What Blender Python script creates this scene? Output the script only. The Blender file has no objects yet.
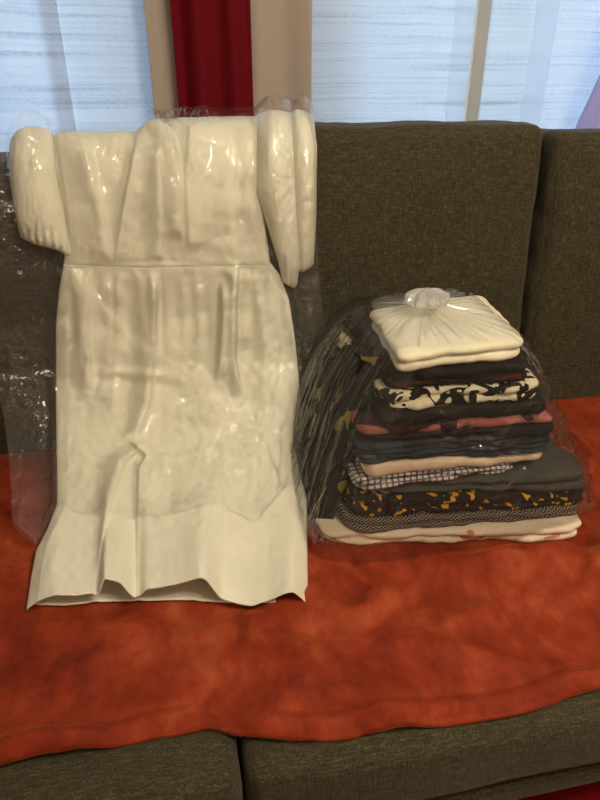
import bpy, math, random
import numpy as np
from mathutils import Vector

random.seed(4)
PI = math.pi
C = bpy.context.scene.collection
sc = bpy.context.scene

# ------------------------------------------------------------------ camera, world, lights, exposure
ZS = 0.44                      # height of the sofa seat above the floor (metres)
YAW, PITCH, FPX = math.radians(11.3), math.radians(28), 620.0
CAM = np.array([0.0, 0.0, ZS + 0.70])
cd = bpy.data.cameras.new('camera'); cam = bpy.data.objects.new('camera', cd); C.objects.link(cam)
cam.location = CAM; cam.rotation_euler = (PI/2 - PITCH, 0, -YAW)
cd.sensor_fit = 'VERTICAL'; cd.sensor_height = 24; cd.lens = FPX/800*24; cd.clip_start = 0.02
sc.camera = cam
sc.view_settings.view_transform = 'Standard'; sc.view_settings.look = 'None'
sc.view_settings.gamma = 1; sc.view_settings.exposure = 0.0
sc.view_settings.use_curve_mapping = False
sc.cycles.transparent_max_bounces = 24

w = bpy.data.worlds.new('world'); sc.world = w; w.use_nodes = True
w.node_tree.nodes['Background'].inputs[0].default_value = (0.55, 0.765, 1.0, 1)
w.node_tree.nodes['Background'].inputs[1].default_value = 2.0

def lamp(loc, power, radius, col):
    l = bpy.data.lights.new('ceiling_or_glint_lamp', 'POINT'); l.energy = power; l.shadow_soft_size = radius; l.color = col
    o = bpy.data.objects.new('ceiling_or_glint_lamp', l); C.objects.link(o); o.location = loc
for p in ((0.78, -0.10, 2.16), (0.98, -0.30, 2.16), (0.70, -0.38, 2.16)):
    lamp(p, 22.0, 0.045, (1.0, 0.905, 0.67))
for p in ((1.25, -2.1, 1.75), (-1.1, -2.2, 1.70), (0.25, -2.3, 1.62)):      # unseen lamps added behind the camera to give the plastic film glints
    lamp(p, 8.0, 0.05, (1.0, 0.89, 0.66))

# ------------------------------------------------------------------ helpers
def lin(r, g, b):
    f = lambda c: (c/255/12.92) if c/255 <= 0.04045 else ((c/255 + 0.055)/1.055)**2.4
    return (f(r), f(g), f(b), 1)

rng = np.random.RandomState(7)
PERM = np.concatenate([rng.permutation(256)]*3)
GRAD = rng.normal(size=(256, 3)); GRAD /= np.linalg.norm(GRAD, axis=1)[:, None]
def pn(x, y, z=0.0):
    x, y, z = np.broadcast_arrays(np.asarray(x, float), np.asarray(y, float), np.asarray(z, float))
    xi, yi, zi = np.floor(x).astype(int), np.floor(y).astype(int), np.floor(z).astype(int)
    xf, yf, zf = x-xi, y-yi, z-zi
    s = lambda t: t*t*t*(t*(t*6-15)+10)
    u, v, ww = s(xf), s(yf), s(zf)
    def g(a, b, c):
        h = PERM[PERM[PERM[(xi+a) & 255] + ((yi+b) & 255)] + ((zi+c) & 255)]
        G = GRAD[h]; return G[..., 0]*(xf-a) + G[..., 1]*(yf-b) + G[..., 2]*(zf-c)
    L = lambda a, b, t: a + t*(b-a)
    return 1.6*L(L(L(g(0,0,0), g(1,0,0), u), L(g(0,1,0), g(1,1,0), u), v), L(L(g(0,0,1), g(1,0,1), u), L(g(0,1,1), g(1,1,1), u), v), ww)
def ridge(x, y, z=0.0): return 1 - 2*np.abs(pn(x, y, z))
def sstep(a, b, x):
    t = np.clip((np.asarray(x, float)-a)/(b-a), 0, 1); return t*t*(3-2*t)

def link_mesh(name, verts, faces, mat, parent=None, smooth=True):
    me = bpy.data.meshes.new(name); me.from_pydata([tuple(map(float, v)) for v in verts], [], [tuple(map(int, f)) for f in faces])
    me.update()
    if smooth: me.polygons.foreach_set('use_smooth', [True]*len(me.polygons))
    if mat: me.materials.append(mat)
    o = bpy.data.objects.new(name, me); C.objects.link(o)
    if parent: o.parent = parent
    return o
def grid_faces(nu, nv, off=0, wrap=False, flip=False):
    f = []
    for j in range(nv-1):
        for i in range(nu if wrap else nu-1):
            a, b = off+j*nu+i, off+j*nu+(i+1) % nu
            q = (a, b, b+nu, a+nu); f.append(q[::-1] if flip else q)
    return f
def empty(name, loc=(0, 0, 0)):
    o = bpy.data.objects.new(name, None); C.objects.link(o); o.location = loc; return o
def tag(o, label, cat, group=None):
    o['label'] = label; o['category'] = cat
    if group: o['group'] = group
    return o
def struct(o): o['kind'] = 'structure'; return o
def box(name, lo, hi, mat, parent=None, bevel=0.0):
    x0, y0, z0 = lo; x1, y1, z1 = hi
    v = [(x0,y0,z0),(x1,y0,z0),(x1,y1,z0),(x0,y1,z0),(x0,y0,z1),(x1,y0,z1),(x1,y1,z1),(x0,y1,z1)]
    f = [(0,3,2,1),(4,5,6,7),(0,1,5,4),(1,2,6,5),(2,3,7,6),(3,0,4,7)]
    o = link_mesh(name, v, f, mat, parent, smooth=False)
    if bevel:
        m = o.modifiers.new('b', 'BEVEL'); m.width = bevel; m.segments = 3
    return o

# ------------------------------------------------------------------ materials
class NT:
    def __init__(s, name):
        s.m = bpy.data.materials.new(name); s.m.use_nodes = True; s.t = s.m.node_tree; s.n = s.t.nodes; s.l = s.t.links
        s.p = s.n['Principled BSDF']; s.out = s.n['Material Output']
        s.p.inputs['Roughness'].default_value = 0.85; s.p.inputs['Specular IOR Level'].default_value = 0.2
    def node(s, typ, **kw):
        n = s.n.new(typ)
        for k, v in kw.items():
            if k.startswith('i_'):
                key = k[2:]; key = int(key) if key.isdigit() else key.replace('_', ' ')
                n.inputs[key].default_value = v
            else: setattr(n, k, v)
        return n
    def link(s, a, b): s.l.new(a, b)
    def coords(s, scale=(1, 1, 1)):
        tc = s.node('ShaderNodeTexCoord'); mp = s.node('ShaderNodeMapping'); mp.inputs['Scale'].default_value = scale
        s.link(tc.outputs['Object'], mp.inputs[0]); return mp.outputs[0]
    def noise(s, scale, detail=3, rough=0.5, sc3=(1, 1, 1), dist=0):
        n = s.node('ShaderNodeTexNoise'); n.inputs['Scale'].default_value = scale; n.inputs['Detail'].default_value = detail
        n.inputs['Roughness'].default_value = rough; n.inputs['Distortion'].default_value = dist
        s.link(s.coords(sc3), n.inputs['Vector']); return n.outputs['Fac']
    def ramp(s, fac, stops, const=False):
        r = s.node('ShaderNodeValToRGB'); e = r.color_ramp.elements
        if const: r.color_ramp.interpolation = 'CONSTANT'
        while len(e) < len(stops): e.new(0.5)
        for k, (p, c) in enumerate(stops): e[k].position = p; e[k].color = c
        s.link(fac, r.inputs[0]); return r.outputs[0]
    def mix(s, fac, a, b, mode='MIX'):
        m = s.node('ShaderNodeMix', data_type='RGBA', blend_type=mode)
        for sock, val in ((m.inputs[0], fac), (m.inputs[6], a), (m.inputs[7], b)):
            if hasattr(val, 'node'): s.link(val, sock)
            else: sock.default_value = val
        return m.outputs[2]
    def math(s, op, a, b=0.0):
        m = s.node('ShaderNodeMath', operation=op)
        for k, val in enumerate((a, b)):
            if hasattr(val, 'node'): s.link(val, m.inputs[k])
            else: m.inputs[k].default_value = val
        return m.outputs[0]
    def bump(s, h, strength=0.3, dist=0.002, target=None):
        b = s.node('ShaderNodeBump'); b.inputs['Strength'].default_value = strength; b.inputs['Distance'].default_value = dist
        s.link(h, b.inputs['Height'])
        if target is None: s.link(b.outputs[0], s.p.inputs['Normal'])
        return b.outputs[0]
    def color(s, c):
        if hasattr(c, 'node'): s.link(c, s.p.inputs['Base Color'])
        else: s.p.inputs['Base Color'].default_value = c

def plain(name, col, rough=0.85, var=0.12, scale=30, weave=True):
    n = NT(name); a = n.noise(scale, 4)
    c2 = tuple(x*(1-var*2) for x in col[:3])+(1,)
    c3 = tuple(min(1, x*(1+var)) for x in col[:3])+(1,)
    n.color(n.ramp(a, [(0.3, c2), (0.7, c3)])); n.p.inputs['Roughness'].default_value = rough
    if weave: n.bump(n.noise(900, 2), 0.25, 0.001)
    return n.m

def sofa_fabric():
    n = NT('sofa_linen')
    a = n.noise(420, 2, 0.6, (1, 1, 0.14)); b = n.noise(420, 2, 0.6, (0.14, 1, 1)); c = n.noise(600, 1)
    s = n.math('ADD', n.math('MULTIPLY', a, 0.5), n.math('MULTIPLY', b, 0.5))
    s = n.math('ADD', n.math('MULTIPLY', s, 0.75), n.math('MULTIPLY', c, 0.25))
    n.color(n.ramp(s, [(0.34, lin(36, 32, 22)), (0.5, lin(61, 55, 40)), (0.66, lin(94, 86, 64))]))
    n.bump(s, 0.5, 0.0015); n.p.inputs['Sheen Weight'].default_value = 0.1
    return n.m
M_SOFA = sofa_fabric()
M_DARK = plain('dark_lining', lin(30, 26, 20))

def velvet():
    n = NT('orange_fleece')
    a = n.noise(7, 5, 0.62, (1, 1, 1), 0.6); b = n.noise(42, 4, 0.6, (1, 0.6, 1))
    s = n.math('ADD', n.math('MULTIPLY', a, 0.72), n.math('MULTIPLY', b, 0.28))
    n.color(n.ramp(s, [(0.36, lin(108, 30, 12)), (0.5, lin(140, 49, 23)), (0.66, lin(170, 78, 44))]))
    n.p.inputs['Sheen Weight'].default_value = 0.35; n.p.inputs['Sheen Roughness'].default_value = 0.4
    n.p.inputs['Sheen Tint'].default_value = lin(255, 150, 100)
    f = n.noise(420, 3); s2 = n.math('ADD', n.math('MULTIPLY', f, 0.3), b); n.bump(s2, 0.35, 0.003)
    n.p.inputs['Roughness'].default_value = 0.75
    return n.m
M_BLANKET = velvet()

def cloth_white(name, col):
    n = NT(name); n.color(n.ramp(n.noise(12, 3), [(0.3, tuple(x*0.93 for x in col[:3])+(1,)), (0.7, col)]))
    n.bump(n.noise(700, 2, 0.5, (1, 1, 0.4)), 0.2, 0.0008); n.p.inputs['Roughness'].default_value = 0.7
    n.p.inputs['Sheen Weight'].default_value = 0.1
    return n.m
M_DRESS = cloth_white('ivory_crepe', lin(236, 231, 216))
M_CREAM = cloth_white('cream_cotton', lin(238, 230, 205))

def film(name, haze=0.012, tint=(1, 1, 1, 1), bs=60, bstr=0.5, gloss=1.25, rough=0.10):
    n = NT(name); n.n.remove(n.p)
    # creases: cell borders of two crackle textures at different sizes
    tc = n.coords((1, 1, 1))
    hs = []
    for s_, wgt in ((bs, 1.0), (bs*2.3, 0.45)):
        nz = n.node('ShaderNodeTexNoise'); nz.inputs['Scale'].default_value = s_*0.35; nz.inputs['Detail'].default_value = 2
        n.link(tc, nz.inputs['Vector'])
        mx = n.node('ShaderNodeMix', data_type='VECTOR'); mx.inputs[0].default_value = 0.05
        n.link(tc, mx.inputs[4]); n.link(nz.outputs['Color'], mx.inputs[5])
        v = n.node('ShaderNodeTexVoronoi'); v.inputs['Scale'].default_value = s_*0.5; v.feature = 'F1'
        n.link(mx.outputs[1], v.inputs['Vector']); hs.append(n.math('MULTIPLY', v.outputs['Distance'], wgt))
    nrm = n.bump(n.math('ADD', hs[0], hs[1]), bstr, 0.006, target=1)
    fr = n.node('ShaderNodeFresnel'); fr.inputs['IOR'].default_value = 1.5; n.link(nrm, fr.inputs['Normal'])
    fac = n.math('MULTIPLY', fr.outputs[0], gloss)
    cl = n.node('ShaderNodeClamp'); n.link(fac, cl.inputs[0]); cl.inputs['Max'].default_value = 0.48
    tr = n.node('ShaderNodeBsdfTransparent'); tr.inputs[0].default_value = tint
    gl = n.node('ShaderNodeBsdfGlossy'); gl.inputs['Roughness'].default_value = rough; n.link(nrm, gl.inputs['Normal'])
    df = n.node('ShaderNodeBsdfDiffuse'); df.inputs[0].default_value = (0.9, 0.9, 0.9, 1)
    m1 = n.node('ShaderNodeMixShader'); m1.inputs[0].default_value = haze; n.link(tr.outputs[0], m1.inputs[1]); n.link(df.outputs[0], m1.inputs[2])
    m2 = n.node('ShaderNodeMixShader'); n.link(cl.outputs[0], m2.inputs[0]); n.link(m1.outputs[0], m2.inputs[1]); n.link(gl.outputs[0], m2.inputs[2])
    n.link(m2.outputs[0], n.out.inputs[0])
    return n.m
M_FILM = film('clear_film_garment_bag', 0.02, bstr=0.10)
M_FILM2 = film('clear_film_stack_bag', 0.012, bs=40, bstr=0.10)
M_FILM_TOP = film('clear_film_pleated_top', 0.12, bs=40, bstr=0.12)
M_FILM_SIDE = film('clear_film_gathered_side', 0.022, bs=40, bstr=0.12)
M_FILM3 = film('clear_film_gathered', 0.30, bs=60, bstr=0.3)

def sheer():
    n = NT('sheer_voile'); n.n.remove(n.p)
    tc = n.node('ShaderNodeTexCoord'); sep = n.node('ShaderNodeSeparateXYZ'); n.link(tc.outputs['Object'], sep.inputs[0])
    wv = n.node('ShaderNodeTexNoise'); wv.inputs['Scale'].default_value = 5; wv.inputs['Detail'].default_value = 1
    cx = n.node('ShaderNodeCombineXYZ'); n.link(sep.outputs[0], cx.inputs[0]); n.link(wv.inputs['Vector'], cx.outputs[0]) if False else n.link(cx.outputs[0], wv.inputs['Vector'])
    z2 = n.math('ADD', sep.outputs[2], n.math('MULTIPLY', wv.outputs['Fac'], 0.010))
    c2 = n.node('ShaderNodeCombineXYZ'); n.link(n.math('MULTIPLY', sep.outputs[0], 0.013), c2.inputs[0]); n.link(z2, c2.inputs[2])
    f1 = n.node('ShaderNodeTexNoise'); f1.inputs['Scale'].default_value = 150; f1.inputs['Detail'].default_value = 2; n.link(c2.outputs[0], f1.inputs['Vector'])
    c3 = n.node('ShaderNodeCombineXYZ'); n.link(n.math('MULTIPLY', sep.outputs[0], 0.3), c3.inputs[0]); n.link(z2, c3.inputs[2])
    f2 = n.node('ShaderNodeTexNoise'); f2.inputs['Scale'].default_value = 330; f2.inputs['Detail'].default_value = 1; n.link(c3.outputs[0], f2.inputs['Vector'])
    fac = n.math('ADD', n.math('MULTIPLY', f1.outputs['Fac'], 0.7), n.math('MULTIPLY', f2.outputs['Fac'], 0.3))
    col = n.ramp(fac, [(0.34, (0.66, 0.72, 0.80, 1)), (0.46, (0.82, 0.87, 0.93, 1)), (0.62, (0.90, 0.93, 0.98, 1))])
    tl = n.node('ShaderNodeBsdfTranslucent'); n.link(col, tl.inputs[0])
    df = n.node('ShaderNodeBsdfDiffuse'); n.link(col, df.inputs[0])
    tr = n.node('ShaderNodeBsdfTransparent'); n.link(col, tr.inputs[0])
    m1 = n.node('ShaderNodeMixShader'); m1.inputs[0].default_value = 0.35; n.link(tl.outputs[0], m1.inputs[1]); n.link(df.outputs[0], m1.inputs[2])
    m2 = n.node('ShaderNodeMixShader'); m2.inputs[0].default_value = 0.10; n.link(m1.outputs[0], m2.inputs[1]); n.link(tr.outputs[0], m2.inputs[2])
    n.link(m2.outputs[0], n.out.inputs[0]); return n.m
M_SHEER = sheer()

def drape(name, col, transl):
    n = NT(name); n.color(col); n.bump(n.noise(500, 2), 0.2, 0.001)
    tl = n.node('ShaderNodeBsdfTranslucent'); tl.inputs[0].default_value = col
    m = n.node('ShaderNodeMixShader'); m.inputs[0].default_value = transl
    n.link(n.p.outputs[0], m.inputs[1]); n.link(tl.outputs[0], m.inputs[2]); n.link(m.outputs[0], n.out.inputs[0]); return n.m
M_RED = drape('crimson_drape', lin(112, 6, 22), 0.10)
M_BEIGE = drape('taupe_drape', lin(200, 184, 176), 0.25)
M_LILAC = drape('lilac_drape', lin(226, 216, 236), 0.8)

# ------------------------------------------------------------------ the room
M_WALL = plain('wall_paint', lin(168, 152, 130), 0.9, 0.03, 3, False)
M_CEIL = plain('ceiling_paint', lin(235, 230, 218), 0.9, 0.02, 3, False)
M_FLOORW = plain('floor_wood', lin(96, 62, 40), 0.5, 0.2, 8, False)
M_FRAME = plain('window_frame_paint', lin(222, 196, 164), 0.6, 0.03, 5, False)
XL, XR, YF, YB, ZC = -2.0, 2.8, -2.6, 1.75, 2.46
struct(box('floor', (XL, YF, -0.1), (XR, YB, 0), M_FLOORW))
struct(box('ceiling', (XL-0.1, YF-0.1, ZC), (XR+0.1, YB+0.1, ZC+0.1), M_CEIL))
struct(box('wall_left', (XL-0.1, YF, -0.1), (XL, YB, ZC), M_WALL))
struct(box('wall_right', (XR, YF, -0.1), (XR+0.1, YB, ZC), M_WALL))
struct(box('wall_front', (XL-0.1, YF-0.1, -0.1), (XR+0.1, YF, ZC), M_WALL))
WZ0, WZ1 = 0.72, 2.15
WINS = ((-1.15, 0.00), (0.36, 1.75))
def wall_back():
    xs = [XL-0.1, WINS[0][0], WINS[0][1], WINS[1][0], WINS[1][1], XR+0.1]; zs = [-0.1, WZ0, WZ1, ZC]
    v, f = [], []
    def bx(x0, x1, z0, z1):
        o = len(v); y0, y1 = YB, YB+0.15
        v.extend([(x0,y0,z0),(x1,y0,z0),(x1,y1,z0),(x0,y1,z0),(x0,y0,z1),(x1,y0,z1),(x1,y1,z1),(x0,y1,z1)])
        f.extend([tuple(o+k for k in q) for q in ((0,3,2,1),(4,5,6,7),(0,1,5,4),(1,2,6,5),(2,3,7,6),(3,0,4,7))])
    for i in range(5):
        for j in range(3):
            if i in (1, 3) and j == 1: continue
            bx(xs[i], xs[i+1], zs[j], zs[j+1])
    return struct(link_mesh('wall_back', v, f, M_WALL, smooth=False))
wall_back()
gm = NT('window_glass'); gm.p.inputs['Roughness'].default_value = 0.0
tr = gm.node('ShaderNodeBsdfTransparent'); gl = gm.node('ShaderNodeBsdfGlossy'); gl.inputs['Roughness'].default_value = 0.02
mx = gm.node('ShaderNodeMixShader'); mx.inputs[0].default_value = 0.06
gm.link(tr.outputs[0], mx.inputs[1]); gm.link(gl.outputs[0], mx.inputs[2]); gm.link(mx.outputs[0], gm.out.inputs[0]); gm.n.remove(gm.p)
for k, (x0, x1) in enumerate(WINS):
    wn = struct(empty('window_%d' % (k+1), ((x0+x1)/2, YB+0.08, WZ0)))
    v, f = [], []
    def bb(a, b, c, d):
        o = len(v); y0, y1 = -0.03, 0.03
        v.extend([(a,y0,c),(b,y0,c),(b,y1,c),(a,y1,c),(a,y0,d),(b,y0,d),(b,y1,d),(a,y1,d)])
        f.extend([tuple(o+q for q in t) for t in ((0,3,2,1),(4,5,6,7),(0,1,5,4),(1,2,6,5),(2,3,7,6),(3,0,4,7))])
    W, H = (x1-x0)/2, WZ1-WZ0
    bb(-W, W, 0, 0.05); bb(-W, W, H-0.05, H); bb(-W, -W+0.05, 0.05, H-0.05); bb(W-0.05, W, 0.05, H-0.05)
    xm = 0.870-(x0+x1)/2 if k else 0.0
    bb(xm-0.03, xm+0.03, 0.05, H-0.05)
    link_mesh('window_frame', v, f, M_FRAME, wn, False)
    link_mesh('window_pane', [(-W+0.04, 0, 0.04), (W-0.04, 0, 0.04), (W-0.04, 0, H-0.04), (-W+0.04, 0, H-0.04)], [(0, 1, 2, 3)], gm.m, wn, False)

# ------------------------------------------------------------------ curtains
def curtain(name, xz, y, mat, label, cat, seed, amp=0.018, freq=9.0, z0=0.06, z1=2.28, flare=0.0, hem=None, thick=0.0012):
    x0, x1 = xz; nu = max(30, int((x1-x0)/0.006)); nv = 40
    t = np.linspace(0, 1, nu); V = []
    for j, s in enumerate(np.linspace(0, 1, nv)):
        z = z0+(z1-z0)*s
        x = x0+(x1-x0)*t + flare*(1-s)*(t-0.5)
        ph = x*freq + seed
        yy = y + amp*np.sin(ph*2*PI/1.0 + 1.2*pn(ph*0.5, z*0.6, seed))*(0.7+0.3*(1-s)) + amp*0.5*pn(x*18, z*0.8, seed+3)
        V += list(zip(x, yy, np.full(nu, z)))
    o = link_mesh(name, V, grid_faces(nu, nv), mat)
    m = o.modifiers.new('s', 'SOLIDIFY'); m.thickness = thick; m.offset = 0
    for (h0, h1) in (hem or []):                 # stitched double-thickness bands
        th = np.linspace(h0, h1, 8); Vh = []
        for s in np.linspace(0, 1, nv):
            ph = th*freq + seed; z = z0+(z1-z0)*s
            yy = y - 0.003 + amp*np.sin(ph*2*PI/1.0 + 1.2*pn(ph*0.5, z*0.6, seed))*(0.7+0.3*(1-s)) + amp*0.5*pn(th*18, z*0.8, seed+3)
            Vh += list(zip(th, yy, np.full(8, z)))
        link_mesh('hem', Vh, grid_faces(8, nv), M_HEM, o)
    return tag(o, label, cat)
M_HEM = drape('sheer_hem_voile', (0.93, 0.95, 0.98, 1), 0.92)
curtain('sheer_curtain', (-1.20, -0.205), 1.645, M_SHEER, 'sheer white voile panel at the far left, gathered in soft folds', 'curtain', 1.3, 0.012, 5)
curtain('sheer_curtain', (-0.245, 0.055), 1.66, M_SHEER, 'flat sheer white slubbed curtain left of the dark red drape', 'curtain', 2.2, 0.004, 4)
curtain('sheer_curtain', (0.33, 0.765), 1.655, M_SHEER, 'sheer white slubbed curtain between the wide taupe drape and the tan window bar', 'curtain', 5.1, 0.008, 4.5, hem=[(0.715, 0.764)])
curtain('sheer_curtain', (0.805, 1.70), 1.655, M_SHEER, 'sheer white slubbed curtain hanging right of the tan window bar', 'curtain', 7.7, 0.010, 5, hem=[(0.93, 0.985)])
curtain('drape', (-0.02, 0.065), 1.60, M_BEIGE, 'narrow taupe drape panel hanging just left of the dark red one', 'curtain', 0.2, 0.010, 12)
curtain('drape', (0.035, 0.205), 1.57, M_RED, 'dark crimson drape hanging between two taupe panels', 'curtain', 3.4, 0.014, 15)
curtain('drape', (0.185, 0.345), 1.60, M_BEIGE, 'wide taupe drape panel hanging just right of the dark red one', 'curtain', 6.0, 0.012, 8)
curtain('drape', (1.285, 1.75), 1.54, M_LILAC, 'pale lilac curtain swinging in at the right edge above the sofa', 'curtain', 9.1, 0.02, 7, flare=0.9)

# ------------------------------------------------------------------ rug and sofa
rg = box('area_rug', (-1.3, -1.6, 0.0), (2.2, 1.05, 0.012), plain('red_rug', lin(128, 12, 14), 0.95, 0.1, 60), bevel=0.004)
tag(rg, 'dark red rug on the floor under the front of the sofa', 'rug')

sofa = tag(empty('sofa', (0.39, 1.0, 0)), 'brown-grey linen three-seat sofa standing in front of the curtained windows', 'sofa')
OX, OY = 0.39, 1.0
def cushion(name, lo, hi, puff, seed, rnd=0.18, lean=0.0, crumple=0.004, n=56, e=3.2):
    """box cushion with soft corners and bulging faces; lo/hi in world, kept relative to the sofa empty"""
    c = [(a+b)/2 for a, b in zip(lo, hi)]; h = [(b-a)/2 for a, b in zip(lo, hi)]
    verts, faces, idx = [], [], {}
    def vid(p):
        k = tuple(np.round(p, 5))
        if k not in idx: idx[k] = len(verts); verts.append(p)
        return idx[k]
    ts = np.sin(np.linspace(-1, 1, n)*PI/2*0.92)/math.sin(PI/2*0.92)
    for ax in range(3):
        for sg in (-1, 1):
            for i in range(n-1):
                for j in range(n-1):
                    q = []
                    for (a, b) in ((i, j), (i+1, j), (i+1, j+1), (i, j+1)):
                        p = [0, 0, 0]; p[ax] = sg; p[(ax+1) % 3] = ts[a]; p[(ax+2) % 3] = ts[b]; q.append(vid(p))
                    faces.append(q if sg > 0 else q[::-1])
    P = np.array(verts, float); A = np.abs(P)
    hh = np.array(h); r = min(hh)*rnd*2
    W = P*hh
    core = np.clip(W, -(hh-r), (hh-r)); d = W-core; L = np.linalg.norm(d, axis=1); L[L < 1e-9] = 1
    out = np.where((L > r)[:, None], core + d/L[:, None]*r, W)
    # puff each face
    for ax in range(3):
        o1, o2 = (ax+1) % 3, (ax+2) % 3
        bulge = puff[ax]*(1-A[:, o1]**e)*(1-A[:, o2]**e)*np.sign(P[:, ax])*np.power(A[:, ax], 6)
        out[:, ax] += bulge
    wx, wy, wz = out[:, 0]+c[0], out[:, 1]+c[1], out[:, 2]+c[2]
    nz = crumple*(pn(wx*5+seed, wy*5, wz*5)+0.5*pn(wx*13, wy*13+seed, wz*13)+0.25*pn(wx*30+seed, wy*30, wz*30))
    nrm = out/np.maximum(1e-6, np.linalg.norm(out/hh, axis=1))[:, None]/hh; nrm /= np.linalg.norm(nrm, axis=1)[:, None]
    out = out + nrm*nz[:, None]
    out = out + np.array(c); out[:, 1] += lean*(out[:, 2]-lo[2])
    # seam welt: a fine groove is left by the rounded corners; keep relative coordinates
    out -= np.array([OX, OY, 0])
    return link_mesh(name, out, faces, M_SOFA, sofa)
T = ZS-0.016
for k, (a, b) in enumerate(((-0.712, 0.018), (0.024, 0.756), (0.762, 1.494))):
    cushion('seat_cushion', (a, 0.428, T-0.122), (b, 1.20, T-0.004), (0.004, 0.012, 0.006), 3+k*7, 0.17, crumple=0.005)
for k, (a, b, y, zt, ln) in enumerate(((-0.705, 0.022, 1.178, 0.560, 0.08), (0.030, 0.752, 1.178, 0.602, 0.085), (0.768, 1.494, 1.165, 0.590, 0.07))):
    cushion('back_cushion', (a, y, T-0.01), (b, y+0.15, ZS+zt), (0.008, 0.022, 0.006), 21+k*5, 0.14, lean=ln, crumple=0.006+0.004*(k == 2))
def sbox(name, lo, hi, m=M_SOFA, bev=0.02):
    return box(name, (lo[0]-OX, lo[1]-OY, lo[2]), (hi[0]-OX, hi[1]-OY, hi[2]), m, sofa, bev)
sbox('base_frame', (-0.73, 0.440, 0.218), (1.51, 1.40, 0.262), bev=0.012)
sbox('seat_deck', (-0.73, 0.520, 0.262), (1.51, 1.39, 0.302), M_DARK, 0.004)
sbox('back_frame', (-0.73, 1.392, 0.20), (1.51, 1.49, 0.94), bev=0.03)
sbox('armrest', (-0.90, 0.44, 0.20), (-0.732, 1.49, 0.66), bev=0.04)
sbox('armrest', (1.512, 0.44, 0.20), (1.68, 1.49, 0.66), bev=0.04)
for x in (-0.84, 1.58):
    for y in (0.52, 1.40): sbox('leg', (x-0.03, y-0.03, 0.0125 if y < 1 else 0), (x+0.03, y+0.03, 0.21), M_DARK, 0.005)

# ------------------------------------------------------------------ blanket
def edge_y(x):
    pts = [(-0.75, 0.50), (-0.25, 0.480), (-0.135, 0.478), (-0.014, 0.486), (0.05, 0.452), (0.09, 0.444), (0.18, 0.436), (0.27, 0.428), (0.38, 0.430), (0.48, 0.434), (0.60, 0.452), (1.5, 0.47)]
    return 0.012 + np.interp(x, [p[0] for p in pts], [p[1] for p in pts])
def crease(x, y, pts, amp, w1, w2=None):
    """a ridge along a line of world points: w1 wide on its near side, w2 on its far side"""
    best = np.full(x.shape, 1e9); side = np.zeros(x.shape); fade = np.zeros(x.shape); N = len(pts)-1
    for k in range(N):
        (ax, ay), (bx, by) = pts[k], pts[k+1]; dx, dy = bx-ax, by-ay; L2 = dx*dx+dy*dy
        t = np.clip(((x-ax)*dx+(y-ay)*dy)/L2, 0, 1); d = np.hypot(x-ax-t*dx, y-ay-t*dy)
        m = d < best; best = np.where(m, d, best); side = np.where(m, np.sign((x-ax)*dy-(y-ay)*dx), side)
        tt = (k+t)/N; fade = np.where(m, np.clip(np.minimum(tt, 1-tt)*5, 0.0, 1), fade)
    ww = np.where(side > 0, w1, w2 or w1)
    return amp*np.exp(-(best/ww)**2)*fade
def blanket():
    nx, ny = 420, 190
    xs = np.linspace(-0.71, 1.49, nx); ts = np.linspace(0, 1, ny)
    X, Tt = np.meshgrid(xs, ts); E0 = edge_y(X) + 0.004*pn(X*9, 0.3, 1.0)
    Y = E0 + (1.172-E0)*Tt
    Z = 0.009*pn(X*4.2, Y*5.5, 3) + 0.006*pn(X*11+2*Y, Y*13, 8) + 0.002*pn(X*30, Y*26, 2)
    Z += 0.008*np.maximum(0, ridge(X*3.1+0.8*Y, Y*4.4, 5)-0.5)*2
    for p, a, w1, w2 in (
        ([(0.20, 0.60), (0.245, 0.66), (0.21, 0.73)], 0.010, 0.022, 0.012),
        ([(0.43, 0.70), (0.50, 0.665), (0.60, 0.70)], 0.010, 0.020, 0.012),
        ([(0.56, 0.60), (0.63, 0.66), (0.72, 0.80)], 0.012, 0.025, 0.014),
        ([(0.16, 0.545), (0.05, 0.60), (0.06, 0.66)], 0.011, 0.02, 0.012),
        ([(0.30, 0.56), (0.42, 0.60)], 0.008, 0.02, 0.02),
        ([(0.70, 0.78), (0.78, 0.92), (0.80, 1.05)], 0.010, 0.02, 0.012),
        ([(-0.22, 0.60), (-0.10, 0.62)], 0.005, 0.02, 0.02),
        ([(-0.2, 0.72), (-0.33, 0.66)], 0.005, 0.02, 0.02)):
        Z += crease(X, Y, p, a, w1, w2)
    Z *= 1.5
    # pressed flat under the dress and the stack of clothes
    def flat(x0, x1, y0, y1, m=0.04): return sstep(x0-m, x0+0.01, X)*(1-sstep(x1-0.01, x1+m, X))*sstep(y0-m, y0+0.01, Y)*(1-sstep(y1, y1+m, Y))
    F = np.maximum(flat(0.19, 0.68, 0.72, 1.2), flat(-0.35, 0.19, 0.70, 1.2))
    Z = Z*(1-F*0.95)
    e = (Y-E0); Z += -0.010*np.exp(-e/0.005) + 0.0045*np.exp(-((e-0.016)/0.009)**2)*(1-F) - 0.003*np.exp(-((e-0.032)/0.004)**2)*(1-F)   # thick turned hem
    Z += -0.006*sstep(0.03, 0.0, e)
    Z = np.maximum(Z, -0.012)
    Zt = ZS + Z
    V = np.stack([X, Y, Zt], -1).reshape(-1, 3)
    o = link_mesh('blanket', V, grid_faces(nx, ny), M_BLANKET)
    m = o.modifiers.new('s', 'SOLIDIFY'); m.thickness = 0.006; m.offset = -1
    return tag(o, 'orange-red fleece blanket spread over the sofa seat under the dress and clothes', 'blanket')
blanket()

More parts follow.
